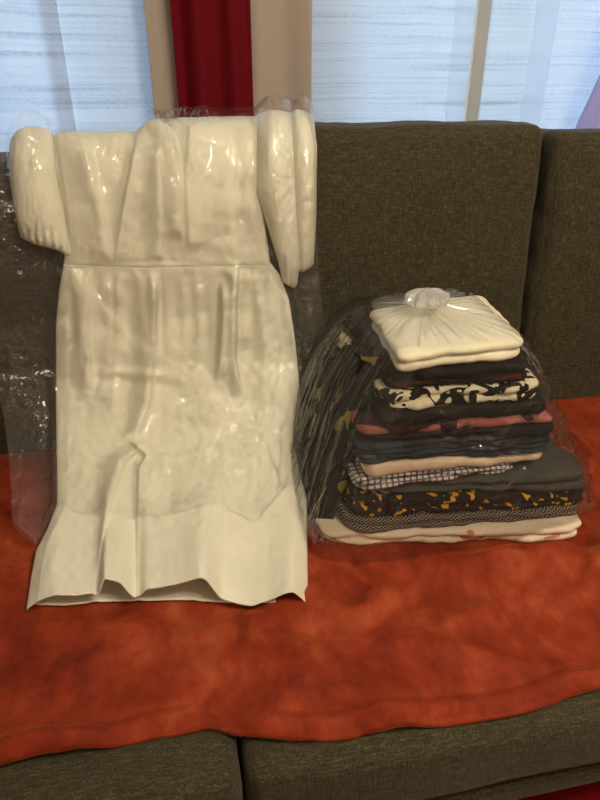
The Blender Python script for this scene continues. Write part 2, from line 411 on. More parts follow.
# ------------------------------------------------------------------ the surface the dress hangs over: cushion front, then seat
PROF = [(1.330, 0.600), (1.275, 0.618), (1.225, 0.614), (1.196, 0.598), (1.172, 0.560), (1.155, 0.50), (1.140, 0.40), (1.125, 0.30), (1.098, 0.20), (1.05, 0.125),
        (0.98, 0.070), (0.90, 0.034), (0.82, 0.014), (0.74, 0.006), (0.64, 0.004), (0.43, 0.004)]
def dens(P, n=240):
    P = np.array(P); d = np.r_[0, np.cumsum(np.hypot(*np.diff(P, axis=0).T))]; s = np.linspace(0, d[-1], n)
    Q = np.stack([np.interp(s, d, P[:, 0]), np.interp(s, d, P[:, 1])], -1)
    for _ in range(12): Q[1:-1] = (Q[:-2]+2*Q[1:-1]+Q[2:])/4
    return Q
Q = dens(PROF); QT = np.gradient(Q, axis=0); QT /= np.linalg.norm(QT, axis=1)[:, None]
QN = np.stack([QT[:, 1], -QT[:, 0]], -1)        # outward: towards the room and up
Fv = np.array([math.sin(YAW)*math.cos(PITCH), math.cos(YAW)*math.cos(PITCH), -math.sin(PITCH)])
Rv = np.array([math.cos(YAW), -math.sin(YAW), 0]); Uv = np.cross(Rv, Fv)
def on_profile(U, Vv, H):
    """where the sight line of a photo point meets the hanging surface, lifted by H along its normal"""
    U, Vv, H = np.broadcast_arrays(U, Vv, H); sh = U.shape; U, Vv, H = U.ravel(), Vv.ravel(), H.ravel()
    D = Fv*FPX + np.outer(U-300, Rv) - np.outer(Vv-400, Uv)
    # signed side of each profile point relative to the sight line in the yz plane
    elev_p = (Q[:, 1]+ZS-CAM[2])/Q[:, 0]             # slope z/y of profile points
    sl = D[:, 2]/D[:, 1]
    # slopes fall monotonically from the top edge down to the hem
    k0 = int(np.argmax(elev_p)); ep = elev_p[k0:]; idx = np.arange(k0, len(Q))
    fi = np.interp(-sl, -ep, idx)
    i0 = np.clip(fi.astype(int), 0, len(Q)-2); fr = (fi-i0)[:, None]
    P = Q[i0]*(1-fr)+Q[i0+1]*fr; N = QN[i0]*(1-fr)+QN[i0+1]*fr
    x = CAM[0] + D[:, 0]*P[:, 0]/D[:, 1]
    out = np.stack([x, P[:, 0]+N[:, 0]*H, P[:, 1]+ZS+N[:, 1]*H], -1)
    return out.reshape(sh+(3,))
def itp(pts, x): return np.interp(x, [p[0] for p in pts], [p[1] for p in pts])
def smooth_itp(pts, x):
    tab = np.arange(0, 330.0); y = itp(pts, tab); k = np.hanning(15); k /= k.sum(); y = np.convolve(np.pad(y, 7, mode='edge'), k, 'valid'); return np.interp(x, tab, y)
def region(L, R, top, bot, nu, nv, vpow=1.0):
    """nu x nv grid filling the outline given by left/right edges per row and top/bottom edges per column"""
    t = np.linspace(0, 1, nu); s = np.linspace(0, 1, nv)**vpow
    Tm, S = np.meshgrid(t, s); nom = top[0][0]+Tm*(top[-1][0]-top[0][0])
    v = itp(top, nom)*(1-S)+itp(bot, nom)*S
    u = itp(L, v)+Tm*(itp(R, v)-itp(L, v)); return u, v, Tm, S
def fold(u, v, line, amp, wl, wr, ease=25):
    """a fold running down a photo line [(v,u)...]: wl / wr are its widths on either side"""
    uc = itp(line, v); v0, v1 = line[0][0], line[-1][0]; d = u-uc
    f = sstep(v0-1, v0+ease, v)*(1-sstep(v1-ease, v1+1, v))
    return amp*f*np.where(d < 0, np.exp(-(d/wl)**2), np.exp(-(d/wr)**2))

HEM = [(22, .003), (29, .004), (45, .010), (57, .015), (80, .014), (98, .010), (104, .014), (108, .032), (125, .026), (136, .010), (141, .003), (146, .014), (158, .018), (180, .024), (204, .032), (211, .026), (219, .006), (235, .003), (252, .002), (270, .006), (288, .014), (300, .012), (309, .003)]
def dress_height(u, v):
    h = 0.012 + 0*u
    # bodice: neckline opening, placket, shoulder folds
    vl, vr = itp([(118, 80), (143, 86), (200, 101), (262, 113)], v), itp([(118, 140), (150, 135), (200, 125), (262, 114)], v)
    h = h - 0.0055*sstep(-1.5, 1.5, u-vl)*(1-sstep(-1.5, 1.5, u-vr))*(1-sstep(256, 262, v))
    h = h - 0.010*np.exp(-((u-itp([(118, 52), (135, 53), (160, 57), (200, 63), (240, 67)], v))/3.0)**2)*(1-sstep(235, 262, v))
    h = h + fold(u, v, [(143, 86), (200, 101), (262, 113)], 0.008, 16, 2.5, 12)
    h = h + fold(u, v, [(150, 136), (200, 125), (262, 114)], 0.008, 2.5, 14, 12)
    h = h + fold(u, v, [(150, 158), (262, 161)], 0.008, 12, 2.5, 10)
    h = h + fold(u, v, [(124, 152), (143, 172), (180, 179), (240, 180)], 0.014, 16, 3, 12)
    h = h + fold(u, v, [(128, 192), (180, 186), (250, 190)], 0.009, 3, 14, 12)
    h = h - fold(u, v, [(130, 232), (180, 236), (250, 236)], 0.003, 4, 8, 12)
    # waist seam
    wv = 264 + 4*np.sin(u*0.03)
    h = h - 0.0015*np.exp(-((v-wv)/2.0)**2) + 0.001*np.exp(-((v-wv-10)/9)**2)
    # gathers under the waist
    g = sstep(266, 276, v)*(1-sstep(300, 400, v))
    h = h + g*0.0013*np.sin(u*0.42+3*pn(u*0.03, v*0.01, 4)) + g*0.0022*pn(u*0.11, v*0.008, 2)
    # long skirt folds
    sk = sstep(268, 320, v)
    h = h + fold(u, v, [(276, 222), (330, 221), (385, 218)], 0.017, 3, 10, 20)
    h = h + fold(u, v, [(258, 236), (310, 234), (360, 233), (400, 241)], 0.016, 9, 2.5, 20)
    h = h - fold(u, v, [(270, 228), (330, 227), (390, 229)], 0.006, 4, 4, 20)
    h = h + fold(u, v, [(272, 86), (330, 88), (400, 92)], 0.011, 10, 3, 20)
    h = h + fold(u, v, [(268, 156), (330, 154), (400, 150), (430, 142), (447, 131)], 0.013, 12, 3, 20)
    h = h + fold(u, v, [(268, 118), (340, 116), (420, 112)], 0.005, 12, 6, 25)
    h = h + fold(u, v, [(285, 262), (350, 266), (420, 262)], 0.006, 8, 16, 25)
    h = h + sk*0.004*pn(u*0.022, v*0.009, 9)
    # lower skirt: overlapping pleats opening towards the hem
    h = h + fold(u, v, [(440, 150), (470, 124), (520, 112), (600, 97), (640, 92)], 0.010, 14, 2.2, 20)
    h = h + fold(u, v, [(440, 128), (460, 148), (475, 141), (530, 140), (640, 140)], 0.011, 2.2, 20, 14)
    h = h + fold(u, v, [(460, 224), (520, 221), (640, 216)], 0.007, 14, 3, 30)
    f = sstep(460, 600, v)**1.2
    h = h*(1-0.45*f) + f*1.6*smooth_itp(HEM, u)
    # pulled across where the back meets the seat
    h = h + 0.005*np.exp(-((v-415-0.22*(u-180))/7)**2)*sstep(150, 200, u)*(1-sstep(270, 300, u))
    h = h + 0.004*np.exp(-((v-372-0.10*(u-120))/6)**2)*sstep(80, 120, u)*(1-sstep(170, 210, u))
    h = h + 0.0009*pn(u*0.12, v*0.10, 6) + 0.0016*pn(u*0.045, v*0.05, 11)
    return h
def sleeve_bump(u, v, outer):
    (L, R, bot) = SLEEVES[outer]
    l, r = itp(L, v), itp(R, v); t = np.clip((u-l)/(r-l), 0, 1); ss = np.clip((v-112)/(itp(bot, u)-112), 0, 1)
    inside = (u >= l) & (u <= r) & (v <= itp(bot, u))
    return np.where(inside, 0.030*np.power(np.clip(4*t*(1-t), 0, 1), 0.5)*np.power(np.clip(1-ss**6, 0, 1), 0.5), 0)
SLEEVES = {
    'left': ([(118, 20), (133, 13), (150, 10), (180, 11), (210, 15), (240, 22), (265, 30)], [(118, 50), (135, 53), (160, 56), (190, 60), (220, 66), (250, 72), (266, 71)], [(10, 236), (22, 244), (40, 250), (60, 262), (74, 264)]),
    'right_inner': ([(112, 256), (150, 256), (190, 256), (230, 268), (262, 278), (290, 284)], [(112, 294), (160, 295), (220, 297), (262, 299), (290, 296)], [(256, 282), (284, 288), (290, 287), (300, 276)]),
    'right_outer': ([(112, 289), (160, 290), (220, 293), (275, 297)], [(112, 309), (125, 314), (150, 316), (220, 315), (262, 313), (275, 311)], [(289, 270), (300, 272), (311, 268), (316, 264)]),
}
def total_height(u, v):
    inside = (u > itp(BL, v)-2) & (u < itp(BR, v)+2)
    h = np.where(inside, dress_height(u, v), 0.004)
    for k in SLEEVES: h = np.maximum(h, sleeve_bump(u, v, k)+0.004)
    return h
BL = [(110, 56), (133, 52), (160, 55), (200, 61), (240, 66), (262, 64), (290, 59), (324, 56), (400, 56), (470, 57), (505, 57), (530, 48), (553, 36), (580, 31), (607, 27), (640, 24)]
BR = [(110, 300), (133, 268), (200, 262), (262, 270), (275, 280), (300, 289), (340, 295), (393, 300), (430, 296), (447, 294), (475, 300), (500, 307), (598, 308), (640, 308)]
dress = tag(empty('dress', (-0.02, 1.0, ZS)), 'long ivory white dress with gathered waist, laid over the sofa back and seat', 'dress')
DO = np.array([-0.02, 1.0, ZS])
def closed_sheet(name, u, v, H, rim, mat, parent, off, back=0.0, nsm=0):
    """front grid lifted by H and a flat back grid, sewn along the border"""
    nv, nu = u.shape
    A = on_profile(u, v, H).reshape(-1, 3); B = on_profile(u, v, np.full(u.shape, back)).reshape(-1, 3)
    n = nu*nv; f = grid_faces(nu, nv, 0, flip=True) + grid_faces(nu, nv, n)
    per = [i for i in range(nu)] + [j*nu+nu-1 for j in range(1, nv)] + [(nv-1)*nu+i for i in range(nu-2, -1, -1)] + [j*nu for j in range(nv-2, 0, -1)]
    for a, b in zip(per, per[1:]+per[:1]): f.append((a, b, b+n, a+n))
    return link_mesh(name, np.concatenate([A, B])-off, f, mat, parent)
def open_sheet(name, u, v, H, mat, parent, off, thick=0.0018):
    nv, nu = u.shape
    A = on_profile(u, v, H).reshape(-1, 3)-off
    o = link_mesh(name, A, grid_faces(nu, nv, 0, flip=True), mat, parent)
    if thick:
        m = o.modifiers.new('s', 'SOLIDIFY'); m.thickness = thick; m.offset = -1
    return o
def side(t, p=0.06): return np.clip(np.sqrt(np.clip(np.minimum(t, 1-t)/p, 0, 1)), 0, 1)
# bodice: closed, down to the waist
u, v, t, s = region(BL, BR, [(50, 137), (60, 134), (120, 133), (148, 133), (154, 127), (160, 122), (200, 118), (300, 115)], [(50, 266), (150, 269), (300, 266)], 150, 110)
closed_sheet('bodice', u, v, dress_height(u, v)*side(t)*(0.35+0.65*np.clip(s*14, 0, 1))*(1-0.35*sstep(0.965, 1.0, s))+0.001, 0, M_DRESS, dress, DO)
# skirt: open at the hem
u, v, t, s = region(BL, BR, [(50, 264), (150, 267), (300, 264)],
    [(27, 609), (34, 612), (57, 611), (100, 611), (108, 609), (138, 607), (144, 609), (175, 607), (212, 607), (222, 606), (250, 611), (275, 608), (309, 605)], 260, 300)
hf = dress_height(u, v)
open_sheet('skirt', u, v, 0.0012+0.001*sstep(0.0, 0.15, s)+np.maximum(hf*(side(t, 0.05)*(1-0.0*s)), 0), M_DRESS, dress, DO)
# back layer of the skirt, seen inside the hem
u, v, t, s = region([(a, b+4) for a, b in BL], [(a, b-3) for a, b in BR], [(50, 300), (300, 300)],
    [(27, 600), (57, 605), (80, 606), (110, 602), (150, 601), (190, 600), (215, 602), (250, 604), (280, 602), (309, 601)], 120, 120)
o = open_sheet('skirt_back_panel', u, v, 0.001+0.002*np.clip(pn(u*0.09, v*0.01, 3), -0.2, 1)*sstep(520, 600, v), M_DRESS, dress, DO, 0.001)
# sleeves
for k, (top, nu, nv) in {'left': ([(12, 144), (20, 138), (30, 135), (52, 136)], 60, 90), 'right_inner': ([(256, 116), (275, 114), (294, 114)], 60, 100), 'right_outer': ([(289, 114), (302, 113), (316, 120)], 40, 90)}.items():
    L, R, bot = SLEEVES[k]
    u, v, t, s = region(L, R, [(top[0][0], top[0][1])]+top[1:], bot, nu, nv)
    ed = np.power(np.clip(4*t*(1-t), 0, 1), 0.45)*np.power(np.clip(1-s**8, 0, 1), 0.5)*(0.45+0.55*sstep(0.0, 0.30, s))
    H = 0.006 + (0.026+0.003*np.sin(u*0.8)*sstep(0.75, 0.95, s)+0.004*pn(u*0.08, v*0.03, 7)+0.0012*pn(u*0.25, v*0.12, 5))*ed
    closed_sheet('sleeve' if k != 'right_outer' else 'sleeve_flap', u, v, H, 0, M_DRESS, dress, DO, 0.003)

# sharp creases of crumpled film, drawn as heights into a grid that the film meshes sample
def crease_raster(w_, h_, specs, seed):
    """specs: (count, (u0, v0, u1, v1), (min length, max length), angle or None, spread, amplitude, width)"""
    r = np.random.RandomState(seed); G = np.zeros((h_, w_))
    for (cnt, (u0, v0, u1, v1), (l0, l1), ang, spr, amp, wd) in specs:
        for _ in range(cnt):
            cu, cv = r.uniform(u0, u1), r.uniform(v0, v1); L = l0+(l1-l0)*r.rand()**2.2
            a = r.uniform(0, PI) if ang is None else ang+r.normal()*spr
            bend = r.normal()*0.12*L; sg = 1 if r.rand() < 0.75 else -1; am = amp*(0.4+0.8*r.rand()); ww = wd*(0.8+0.6*r.rand())
            R_ = int(L/2+6*ww+abs(bend)+2)
            i0, i1, j0, j1 = max(0, int(cu)-R_), min(w_, int(cu)+R_), max(0, int(cv)-R_), min(h_, int(cv)+R_)
            if i1 <= i0 or j1 <= j0: continue
            X, Y = np.meshgrid(np.arange(i0, i1), np.arange(j0, j1)); dx, dy = X-cu, Y-cv
            al = dx*math.cos(a)+dy*math.sin(a); ac = -dx*math.sin(a)+dy*math.cos(a) - bend*(1-(2*al/L)**2)
            f = np.clip(1-(2*np.abs(al)/L)**2, 0, 1)
            k = np.where(ac > 0, np.exp(-ac/(ww*2.6)), np.exp(ac/ww)); G[j0:j1, i0:i1] += sg*am*f*k
    return G
def sample(G, x, y):
    x = np.clip(x, 0, G.shape[1]-1.001); y = np.clip(y, 0, G.shape[0]-1.001); i, j = x.astype(int), y.astype(int); a, b = x-i, y-j
    return G[j, i]*(1-a)*(1-b)+G[j, i+1]*a*(1-b)+G[j+1, i]*(1-a)*b+G[j+1, i+1]*a*b

# garment bag over the dress
def garment_bag():
    L = [(112, 6), (140, -4), (200, -12), (320, -14), (360, -8), (420, 4), (470, 10), (520, 12), (550, 18)]
    R = [(112, 312), (135, 315), (200, 317), (280, 319), (330, 325), (350, 322), (390, 314), (430, 307), (470, 303), (500, 302), (550, 300)]
    top = [(0, 146), (12, 138), (50, 132), (60, 127), (70, 131), (146, 130), (158, 118), (255, 112), (300, 110), (312, 114)]
    bot = [(-4, 520), (8, 536), (20, 546), (28, 540), (44, 520), (54, 508), (66, 520), (100, 527), (160, 530), (225, 515), (245, 522), (258, 529), (266, 527), (280, 510), (296, 492), (312, 488)]
    nu, nv = 500, 640
    u, v, t, s = region(L, R, top, bot, nu, nv)
    h = total_height(u, v)
    for _ in range(30):                          # the film bridges the hollows
        p = np.pad(h, 1, mode='edge'); h = np.maximum(h, (p[:-2, 1:-1]+p[2:, 1:-1]+p[1:-1, :-2]+p[1:-1, 2:])/4)
    for _ in range(10):
        p = np.pad(h, 1, mode='edge'); h = np.maximum(h-0.0004, (p[:-2, 1:-1]+p[2:, 1:-1]+p[1:-1, :-2]+p[1:-1, 2:])/4)
    outd = np.clip(1-sstep(-6, 14, u-itp(BL, v))+sstep(-10, 6, u-itp(BR, v)), 0, 1)
    G = crease_raster(760, 960, [                # two cells per photo pixel, origin at (-30, 90)
        (330, (0, 0, 760, 960), (14, 120), None, 0, 0.0012, 1.3),
        (60, (40, 40, 110, 330), (10, 60), 1.2, 0.4, 0.0015, 1.3),
        (90, (20, 300, 110, 900), (10, 70), None, 0, 0.0016, 1.3),
        (80, (320, 120, 440, 420), (10, 60), 0.9, 0.7, 0.0015, 1.3),
        (70, (560, 60, 680, 420), (10, 70), 1.3, 0.5, 0.0015, 1.3),
        (90, (600, 480, 720, 830), (14, 110), 1.35, 0.35, 0.0018, 1.4),
        (120, (400, 620, 640, 830), (10, 60), None, 0, 0.0016, 1.3),
        (60, (180, 640, 330, 800), (10, 60), 0.4, 0.6, 0.0015, 1.3)], 5)
    c = 1.5*sample(G, (u+30)*2, (v-90)*2)
    c = c + 0.0018*pn(u*0.03, v*0.022, 2) + 0.0010*pn(u*0.07+v*0.02, v*0.06, 9)
    c = c + 0.004*outd*np.maximum(0, ridge(u*0.03, v*0.012, 15)) ** 2 + 0.002
    wild = 1.0
    patch = 0.9*sstep(0.15, 0.5, pn(u*0.018, v*0.018, 31)) 
    for (cu, cv, ru, rv) in ((160, 165, 12, 40), (150, 262, 28, 16), (285, 190, 14, 50), (302, 215, 8, 30), (42, 240, 22, 14), (20, 200, 12, 50), (250, 385, 25, 22), (232, 452, 32, 18), (150, 470, 40, 14), (70, 465, 22, 26),
                             (30, 380, 14, 50), (26, 520, 10, 14), (290, 430, 14, 40), (75, 150, 20, 12), (125, 150, 30, 10), (305, 380, 12, 30), (265, 515, 14, 8), (95, 395, 20, 14), (165, 350, 30, 12)):
        patch = np.maximum(patch, np.exp(-((u-cu)/ru)**2-((v-cv)/rv)**2))
    fac = np.abs(pn(u*0.10+0.4*pn(u*0.05, v*0.05, 3), v*0.085, 41))+0.6*np.abs(pn(u*0.19+v*0.08, v*0.17-u*0.05, 44))+0.3*np.abs(pn(u*0.4, v*0.36, 47))
    c = c + patch*0.0070*fac
    for line, a, wd in (([(190, 20), (250, 60), (330, 128), (372, 190)], 0.004, 2.2), ([(150, 136), (200, 124), (262, 113)], 0.003, 2), ([(130, 165), (220, 158)], 0.006, 5), ([(120, 140), (150, 168), (215, 172)], 0.004, 2.5),
                        ([(300, 300), (420, 318)], 0.004, 3), ([(355, 245), (420, 295)], 0.004, 3), ([(430, 262), (500, 290)], 0.004, 3), ([(400, 305), (490, 296)], 0.005, 3), ([(420, 285), (500, 283)], 0.004, 3)):
        c += fold(u, v, line, a, wd, wd*1.6, 12)
    hem_t = np.minimum(np.minimum(t, 1-t)*nu/5, (1-s)*nv/5); soft = np.clip(hem_t, 0, 1)
    H = (h+0.004+c*wild)*(0.35+0.65*soft) + 0.002
    off = np.array([0.0, 1.0, ZS])
    root = tag(empty('garment_bag', off), 'clear crinkled plastic garment bag covering the ivory dress', 'garment bag')
    open_sheet('front_film', u, v, H, M_FILM, root, off, 0)
    # back film lying on the cushions beyond the dress
    u2, v2, t2, s2 = region(L, R, top, bot, 120, 160)
    hb = 0.0016 + 0.0012*np.maximum(0, ridge(u2*0.05, v2*0.04, 3))
    open_sheet('back_film', u2, v2, hb*0+0.0006, M_FILM, root, off, 0)
garment_bag()

# ------------------------------------------------------------------ folded clothes
def sag(x, y): return 0.004*math.sin((x-0.2)*9)+0.0
def folded(name, FL, FR, BR_, BL_, zb, zt, mat, label, n=2, r=0.010, seed=0, dome=0.0, wob=0.006, lip=0.0):
    """one garment folded into a slab of n cloth layers; zb, zt = (left, right) heights above the seat"""
    M = 260
    # outline: rounded square walked in (a, b) = (across, depth), front first
    ang = np.linspace(0, 2*PI, M, endpoint=False)-PI*0.75
    ca, sa = np.cos(ang), np.sin(ang); p = 12.0
    rad = (np.abs(ca)**p+np.abs(sa)**p)**(-1/p); oa, ob = ca*rad, sa*rad
    c4 = np.array([FL, FR, BR_, BL_], float) - np.array([0, 0.014])
    zm_l, zm_r = zt[0]-zb[0], zt[1]-zb[1]
    rows = []
    K = 8*n+1
    prof = []
    for k in range(K):
        q = k/(K-1); lobe = math.sqrt(max(0, 1-(2*((q*n) % 1.0)-1)**2)) if 0 < k < K-1 else 0.0
        if abs((q*n) % 1.0) < 1e-6 and 0 < k < K-1: lobe = 0.10
        prof.append((q, lobe))
    rings = [(0.0, 0.0, s_) for s_ in (0.0, 0.3, 0.6, 0.85, 0.95)] + [(q, lb, 1.0) for q, lb in prof] + [(1.0, 0.0, s_) for s_ in (0.97, 0.92, 0.85, 0.72, 0.58, 0.44, 0.3, 0.15, 0.0)]
    V = []
    minor = min(abs(zm_l), abs(zm_r))
    for (q, lb, s_) in rings:
        a, b = oa*s_, ob*s_
        ix, iy = (a+1)/2, (b+1)/2
        xy = (1-ix)[:, None]*(1-iy)[:, None]*c4[0] + ix[:, None]*(1-iy)[:, None]*c4[1] + ix[:, None]*iy[:, None]*c4[2] + (1-ix)[:, None]*iy[:, None]*c4[3]
        cen = c4.mean(0); d = xy-cen; d /= np.maximum(1e-6, np.linalg.norm(d, axis=1))[:, None]
        lay = np.floor(q*n*0.999)
        wv_ = 1.5*wob*(pn(xy[:, 0]*16+lay*3.7, xy[:, 1]*16, seed)+0.6*pn(xy[:, 0]*38+lay*5, xy[:, 1]*38, seed+4)) if s_ == 1.0 else 0
        xy = xy + d*(((-r if s_ == 1.0 else -r) + (r+0.0)*lb + wv_)[:, None] if s_ == 1.0 else np.full(M, -r*1.3)[:, None]*s_)
        qq = q + (0.30/n*0.5*pn(xy[:, 0]*14, xy[:, 1]*14, seed+9+lay)*math.sin(PI*q) if s_ == 1.0 else 0)
        if lip and s_ == 1.0: pass
        zlo = zb[0]+(zb[1]-zb[0])*ix; zhi = zt[0]+(zt[1]-zt[0])*ix
        z = zlo+(zhi-zlo)*qq + 0.004*np.sin((xy[:, 0]-0.2)*11)*sstep(0, 0.08, zlo+(zhi-zlo)*qq)
        if q == 1.0 and s_ < 1: z = z + dome*(1-s_**2) + 0.0015*pn(xy[:, 0]*22, xy[:, 1]*22, seed+2)
        V += list(np.c_[xy, z+ZS])
    nr = len(rings); V = np.array(V); c = np.array([c4[:, 0].mean(), c4[:, 1].mean(), ZS+zb[0]])
    o = link_mesh(name, V-c, grid_faces(M, nr, 0, wrap=True), mat); o.location = c
    return tag(o, label, 'clothes', 'folded clothes in the bagged stack')

def two_tone(name, base, spots, scale, lo=0.52, sc3=(1, 1, 1), third=None, detail=1, dist=0.4):
    n = NT(name); f = n.noise(scale, detail, 0.4, sc3, dist)
    st = [(0.0, base), (lo, spots)]
    if third: st.append((lo+0.10, third))
    n.color(n.ramp(f, st, const=True)); n.bump(n.noise(800, 2), 0.2, 0.001); return n.m
def plaid():
    n = NT('plaid_cotton'); tc = n.node('ShaderNodeTexCoord'); sep = n.node('ShaderNodeSeparateXYZ'); n.link(tc.outputs['Object'], sep.inputs[0])
    def stripes(sock, period, duty):
        fr = n.math('FRACT', n.math('MULTIPLY', sock, 1/period)); return n.math('LESS_THAN', fr, duty)
    dep = n.math('ADD', sep.outputs[2], sep.outputs[1])
    a = n.math('ADD', stripes(sep.outputs[0], 0.0105, 0.34), stripes(dep, 0.0105, 0.34))
    b = n.math('ADD', stripes(sep.outputs[0], 0.0210, 0.12), stripes(dep, 0.0210, 0.12))
    c = n.ramp(n.math('MULTIPLY', a, 0.5), [(0, lin(205, 196, 190)), (0.5, lin(84, 84, 104)), (1, lin(26, 26, 42))])
    n.color(n.mix(n.math('MULTIPLY', b, 0.4), c, lin(150, 120, 110))); return n.m
def chevron():
    n = NT('zigzag_knit'); tc = n.node('ShaderNodeTexCoord'); sep = n.node('ShaderNodeSeparateXYZ'); n.link(tc.outputs['Object'], sep.inputs[0])
    zig = n.math('PINGPONG', sep.outputs[0], 0.010)
    s = n.math('ADD', n.math('ADD', sep.outputs[2], n.math('MULTIPLY', sep.outputs[1], 0.6)), n.math('MULTIPLY', zig, 0.9))
    f = n.math('FRACT', n.math('MULTIPLY', s, 180))
    fine = n.math('FRACT', n.math('MULTIPLY', sep.outputs[0], 420))
    n.color(n.mix(n.math('MULTIPLY', n.math('LESS_THAN', f, 0.42), n.math('ADD', 0.5, n.math('MULTIPLY', n.math('LESS_THAN', fine, 0.5), 0.5))), lin(34, 24, 26), lin(160, 144, 132))); return n.m
def jeans():
    n = NT('navy_denim'); n.color(n.ramp(n.noise(40, 4, 0.6), [(0.35, lin(24, 27, 36)), (0.65, lin(52, 60, 75))]))
    n.bump(n.noise(60, 3), 0.4, 0.004); return n.m
def leopard_band(name, base, spot):
    """yellow dabs in one row along the folded edge"""
    n = NT(name); f = n.noise(70, 1, 0.4, (1, 0.5, 0.9), 0.3)
    n.color(n.ramp(f, [(0.0, base), (0.55, spot)], const=True)); return n.m
BLK = lin(20, 17, 17)
M_BLACK = plain('black_jersey', lin(24, 21, 22), 0.7, 0.15)
M_MAROON = two_tone('black_maroon_print', BLK, lin(74, 24, 26), 40, 0.56, (0.3, 1, 2.4))
M_BW = two_tone('black_white_print', BLK, lin(226, 216, 190), 36, 0.485, (1, 1, 1.1), None, 1, 0.9)
M_PINK = two_tone('pink_black_print', lin(44, 20, 24), lin(150, 84, 82), 18, 0.50, (1, 1, 1.5), lin(170, 104, 98), 1, 0.8)
M_YEL = two_tone('black_yellow_print', lin(28, 14, 14), lin(196, 142, 30), 85, 0.625, (0.8, 0.6, 1.2), None, 1, 0.4)
M_GREY = plain('charcoal_wool', lin(74, 72, 68), 0.9, 0.1)
M_PINKW = cloth_white('blush_cotton', lin(226, 200, 176))
M_WPRINT = two_tone('white_pink_yellow_print', lin(226, 205, 186), lin(196, 128, 112), 20, 0.62, (1, 1, 3), lin(200, 160, 50), 1, 0.3)
M_BLKFLOWER = two_tone('black_flower_print', lin(22, 22, 24), lin(128, 114, 40), 20, 0.655, (1, 1.6, 0.6), lin(180, 176, 150), 2, 1.2)

# (name, FLx,FLy, FRx,FRy, BRx,BRy, BLx,BLy, zb L/R, zt L/R, material, layers, label)
ST = [
 ('folded_shirt', (.192, .790), (.628, .712), (.672, 1.02), (.185, 1.06), (0, 0), (.022, .030), M_WPRINT, 2, 'white shirt with faint pink and yellow print, at the very bottom of the stack', .010),
 ('folded_sweater', (.232, .782), (.640, .742), (.655, 1.04), (.215, 1.08), (.022, .030), (.046, .046), M_CHEV if False else None, 2, 'dark zigzag-patterned sweater folded just above the bottom white shirt', .008),
 ('folded_blouse', (.245, .786), (.652, .750), (.650, 1.05), (.222, 1.09), (.046, .046), (.086, .068), M_YEL, 2, 'black top with yellow dabs, folded below the charcoal trousers', .010),
 ('folded_trousers', (.262, .800), (.650, .758), (.640, 1.05), (.235, 1.08), (.086, .068), (.100, .112), M_GREY, 2, 'charcoal grey trousers folded under the plaid shirt, bulging out at the right', .012),
 ('folded_shirt', (.246, .786), (.520, .786), (.590, 1.05), (.240, 1.08), (.100, .108), (.126, .120), None, 2, 'navy and white plaid shirt folded in the lower half of the stack', .008),
 ('folded_shirt', (.262, .782), (.586, .792), (.600, 1.05), (.250, 1.07), (.126, .120), (.152, .138), M_PINKW, 1, 'pale blush cotton shirt folded between the blue jeans and the plaid shirt', .010),
 ('folded_jeans', (.244, .784), (.590, .790), (.600, 1.05), (.255, 1.08), (.152, .138), (.186, .176), None, 4, 'navy blue jeans folded in several layers above the pale blush shirt', .010),
 ('folded_shorts', (.260, .792), (.590, .786), (.598, 1.05), (.262, 1.08), (.186, .176), (.198, .194), M_BLACK, 1, 'thin black shorts folded between the pink garment and the jeans', .006),
 ('folded_blouse', (.250, .784), (.584, .790), (.596, 1.05), (.258, 1.08), (.198, .194), (.216, .206), M_PINK, 1, 'dusty pink and maroon blouse folded below a black shirt', .008),
 ('folded_shirt', (.282, .784), (.574, .796), (.590, 1.06), (.275, 1.08), (.216, .206), (.238, .234), M_BLACK, 1, 'plain black shirt folded just below the black and white print', .011),
 ('folded_blouse', (.286, .790), (.556, .800), (.580, 1.06), (.280, 1.08), (.238, .234), (.268, .266), M_BW, 2, 'white blouse with bold black blotch print, folded in the upper stack', .010),
 ('folded_dress', (.292, .800), (.536, .806), (.565, 1.06), (.290, 1.08), (.268, .266), (.284, .282), M_MAROON, 1, 'black dress with dark maroon pattern, folded above the black and white print', .008),
 ('folded_shirt', (.298, .800), (.534, .808), (.560, 1.06), (.296, 1.07), (.284, .282), (.300, .298), M_BLACK, 1, 'black shirt folded directly under the cream sweater', .008),
]
M_CHEV = chevron(); M_PLAID = plaid(); M_JEANS = jeans()
for k, (nm, a, b, c, d, zb, zt, m, n, lab, r) in enumerate(ST):
    m = m or {1: M_CHEV, 4: M_PLAID, 6: M_JEANS}[k]
    folded(nm, a, b, c, d, zb, zt, m, lab, n, r, seed=11+k*3)
folded('folded_sweater', (.302, .796), (.524, .822), (.560, 1.055), (.322, 1.000), (.300, .298), (.330, .332), M_CREAM, 'thick cream sweater folded on the very top of the stack under the knot', 2, .012, seed=77, dome=0.006, wob=0.005)
